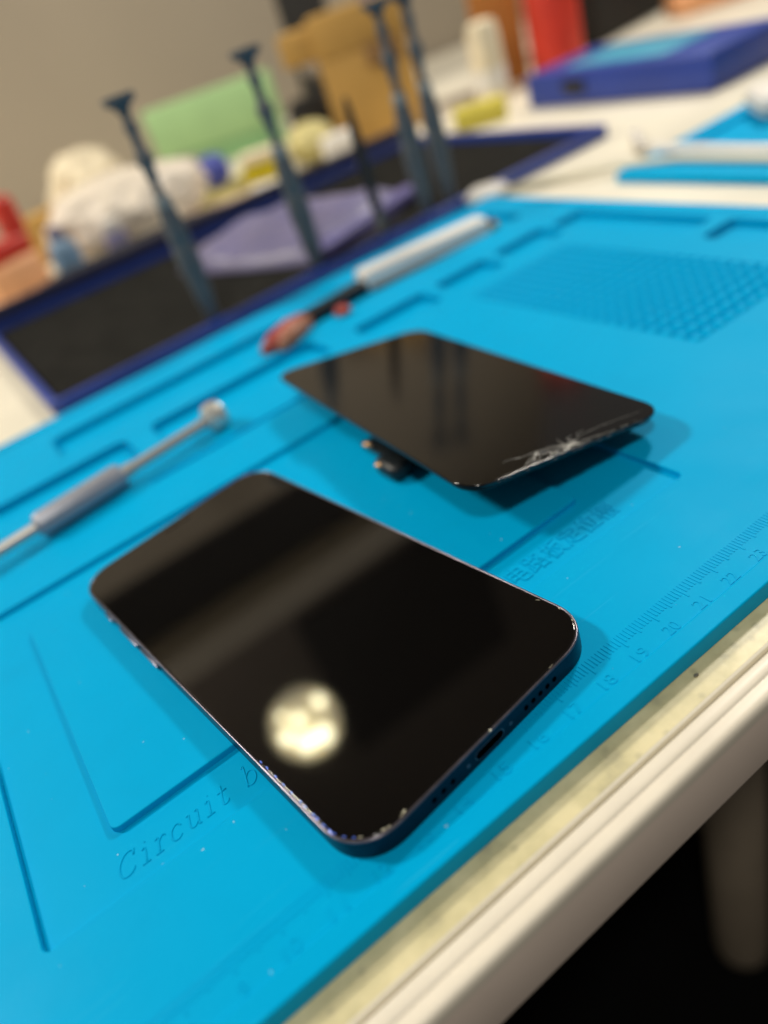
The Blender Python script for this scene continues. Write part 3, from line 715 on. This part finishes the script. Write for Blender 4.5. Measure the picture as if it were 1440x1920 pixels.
single(lump('dark_cloth', M['dark'], 9.5, 1.7, 1.9, .12, 1.5, 7.), (28.5, 60.4, ZT + .01), -6, 'dark crumpled cloth lying along the back of the tray below the white bag', 'cloth')
single(lump('grey_rag', M['grey'], 3.6, 2.2, 4.0, .2, 1.7, 11.), (40.2, 82.0, ZT + .01), 10, 'grey crumpled rag between the white bag and the green packet', 'rag')
pc = thing('pill_bottle', 'short purple grey bottle standing in front of the white plastic bag', 'bottle', (26.6, 62.9, ZT))
finish(lathe([(.8, .01), (1.0, .1), (1.0, 2.4), (.7, 2.8)], 24), 'bottle_body', M['lav'], pc, ang=40)
finish(lathe([(.72, 2.75), (.78, 2.85), (.78, 3.7), (.6, 3.8)], 24), 'bottle_cap', M['white2'], pc, ang=40)
o = boxes('tan_box', [(-3.4, -2, .01, 3.4, 2, 4.4)], M['card'], None, .12); single(o, (24.5, 80.5, ZT), 18, 'small tan carton behind the crumpled bag at the far left', 'box')
o = boxes('pink_sheet', [(-4.2, -2.2, .01, 4.2, 2.2, .6)], M['pink'], None, .2); single(o, (38.5, 65.5, ZT), -14, 'flat pale pink foam sheet right of the white bag', 'sheet')
mk = thing('marker_pen', 'thick marker pen with a dark cap lying in front of the yellow slips', 'pen', (44.0, 64.0, ZT), -38)
bm = lathe([(.3, -3.4), (.5, -3.3), (.5, 1.6)], 20, 'X'); bmesh.ops.translate(bm, verts=bm.verts, vec=(0, 0, .56)); finish(bm, 'barrel', M['white2'], mk, ang=40)
bm = lathe([(.55, 1.6), (.55, 3.6), (.4, 3.8)], 20, 'X'); bmesh.ops.translate(bm, verts=bm.verts, vec=(0, 0, .56)); finish(bm, 'pen_cap', M['dark'], mk, ang=40)
ch = thing('power_adapter', 'white power adapter block lying left of the ochre box', 'adapter', (52.5, 67.0, ZT), -20)
bm = bmesh.new(); box(bm, -1.8, -1.4, .01, 1.8, 1.4, 2.2, .35, 3); finish(bm, 'adapter_body', M['white2'], ch, ang=40)
bm = bmesh.new(); box(bm, 1.8, -.5, .9, 2.5, -.3, 1.3, .05); box(bm, 1.8, .3, .9, 2.5, .5, 1.3, .05); finish(bm, 'prong', M['brass'], ch, ang=40)

# second blue mat to the right
m2 = thing('small_mat', 'second blue silicone mat lying to the right past the cream gap', 'mat', (61, 11, ZT))
def m2p(outl, z0, z1, bev):
    bm = plate(outl, z0, z1, bev); bmesh.ops.translate(bm, verts=bm.verts, vec=(-61, -11, -ZT)); return bm
finish(m2p([rrect(46.4, -2, 76, 25.2, .6), rrect(58, 4, 72, 22, .4), rrect(49.4, 20.5, 57, 23.8, .3)], -.3, 0, .04), 'mat_body', M['blue'], m2, ang=40)
finish(m2p([rrect(46.4, -2, 76, 25.2, .6)], ZT, -.22, .02), 'mat_base', M['blue'], m2, ang=40)
o = finish((lambda bm: (tube(bm, [(47.6, 2, .22), (48.0, 10, .22), (48.1, 16, .22), (48.4, 22, .22), (47.4, 26.5, .1), (45.6, 30.5, -.2), (43.9, 33.1, -.2)], .22, 12), bm)[1])(bmesh.new()), 'cable', M['cable'], None, smooth=True)
tag(o, 'cream cable running along the left border of the second blue mat', 'cable')
o = finish((lambda bm: (tube(bm, [(48.8, 3, .3), (49.2, 12, .3), (49.3, 18, .3), (49.9, 24, .3), (51.5, 27.5, -.1), (54.5, 30.5, -.15)], .28, 12), bm)[1])(bmesh.new()), 'cable', M['white2'], None, smooth=True)
tag(o, 'thicker white cable lying on the second blue mat right of the cream cable', 'cable')
single(lump('tissue', M['white2'], 1.5, 1.2, .9, .15, 1.6, 3., sub=4), (43.2, 33.0, ZT + .01), 0, 'small crumple of white tissue at the far corner of the big mat', 'tissue')
ms = thing('white_case', 'rounded white plastic case lying on the second blue mat', 'case', (58.2, 20.5, .0), -40)
bm = bmesh.new(); box(bm, -3.2, -2.0, .0, 3.2, 2.0, 1.5, .55, 4); finish(bm, 'shell', M['white2'], ms, ang=50)
bm = bmesh.new(); box(bm, -3.24, -2.04, .62, 3.24, 2.04, .70, .03); finish(bm, 'seam', M['dark'], ms, ang=50)

# crumb on the laminate strip
o = lump('crumb', M['tip'], .05, .03, .04, .5, 2.4, 6., sub=3); single(o, (19.55, -1.28, ZT), 0, 'tiny brown crumb on the cream strip beside the mat edge', 'crumb')

# ------------------------------------------------------------------ the lamp mirrored in the whole phone
D = 100.
lp = Vector((12.58 + .102 * D, 3.37 + .701 * D, .56 + .706 * D))
la = thing('bench_lamp', 'round lit lamp with a cluster of bright bulbs seen mirrored in the whole phone screen', 'lamp', lp)
ax = Vector((-.102, -.701, -.706)).normalized()        # faces the phone
q = Vector((0, 0, 1)).rotation_difference(ax)
la.scale = (1.1, 1.1, 1.1); la.rotation_mode = 'QUATERNION'; la.rotation_quaternion = q
finish(lathe([(.3, -4.2), (2.2, -4.0), (4.2, -2.2), (4.9, -.2), (4.7, -.1), (4.1, -1.9), (2.1, -3.6), (.3, -3.8)], 40), 'shade', M['white'], la, smooth=True)
finish(lathe([(.2, -1.4), (3.0, -1.3), (4.35, -1.0), (4.35, -.9), (.2, -.9)], 40), 'diffuser', M['shade'], la, ang=40)
for x, y, r in ((-2.9, .9, .8), (-.7, 2.5, 1.1), (1.7, 2.3, 1.15), (2.7, -2.0, .7), (-.6, -.8, .7), (-2.6, -1.9, .45)):
    bm = bmesh.new(); bmesh.ops.create_uvsphere(bm, u_segments=20, v_segments=12, radius=r); bmesh.ops.translate(bm, verts=bm.verts, vec=(x, y, -.3))
    finish(bm, 'bulb', M['bulb'], la, smooth=True)
bm = bmesh.new(); tube(bm, [(0, 0, -4.0), (0, 0, -9), (0, 0, -14)], .5, 12); finish(bm, 'arm', M['white'], la, ang=40)

# ------------------------------------------------------------------ lights
def area(name, loc, target, size, power, col):
    l = bpy.data.lights.new(name, 'AREA'); l.shape = 'DISK'; l.size = size * S; l.energy = power; l.color = col
    o = bpy.data.objects.new(name, l); COL.objects.link(o); o.location = Vector(loc) * S
    d = (Vector(target) - Vector(loc)).normalized(); o.rotation_euler = d.to_track_quat('-Z', 'Y').to_euler()
    return o
K = Vector((-.33, -.47, 1)).normalized() * 150 + Vector((19, 8, 0))
area('key_lamp', K, (24, 20, 0), 14, 9.4, (1., .95, .86))
L2 = Vector((1.08, .50, 1)).normalized() * 130 + Vector((14, 6, 0))
area('side_lamp', L2, (24, 25, 0), 14, 8.2, (1., .94, .84))
L3 = Vector((-60, 100, 110))
area('ceiling_lamp', L3, (25, 25, 0), 18, 17., (1., .92, .80))

wd = bpy.data.worlds.new('World'); sc.world = wd; wd.use_nodes = True
wd.node_tree.nodes['Background'].inputs['Color'].default_value = (1., .93, .85, 1)
wd.node_tree.nodes['Background'].inputs['Strength'].default_value = .115

# ------------------------------------------------------------------ camera
Rm = ((0.79124868, -0.54159474, -0.28390257), (-0.51545274, -0.34094809, -0.78616975), (0.32898936, 0.76839413, -0.54894122))
C = Vector((10.78286477, -8.99766768, 13.03275973))
cd = bpy.data.cameras.new('camera'); cam = bpy.data.objects.new('camera', cd); COL.objects.link(cam)
X = Vector(Rm[0]); Y = -Vector(Rm[1]); Z = -Vector(Rm[2])
cam.matrix_world = Matrix(((X.x, Y.x, Z.x, C.x * S), (X.y, Y.y, Z.y, C.y * S), (X.z, Y.z, Z.z, C.z * S), (0, 0, 0, 1)))
cd.sensor_fit = 'VERTICAL'; cd.sensor_height = 36; cd.sensor_width = 27
cd.lens = 36 * 1442 / 1920
cd.clip_start = .005; cd.clip_end = 50
cd.dof.use_dof = True; cd.dof.focus_distance = .175; cd.dof.aperture_fstop = cd.lens / 5.4
sc.camera = cam

sc.view_settings.view_transform = 'Standard'; sc.view_settings.look = 'None'
sc.view_settings.exposure = 0; sc.view_settings.gamma = 1; sc.view_settings.use_curve_mapping = False
sc.render.engine = 'CYCLES'
sc.cycles.use_denoising = True
sc.cycles.max_bounces = 8
sc.cycles.sample_clamp_indirect = 4
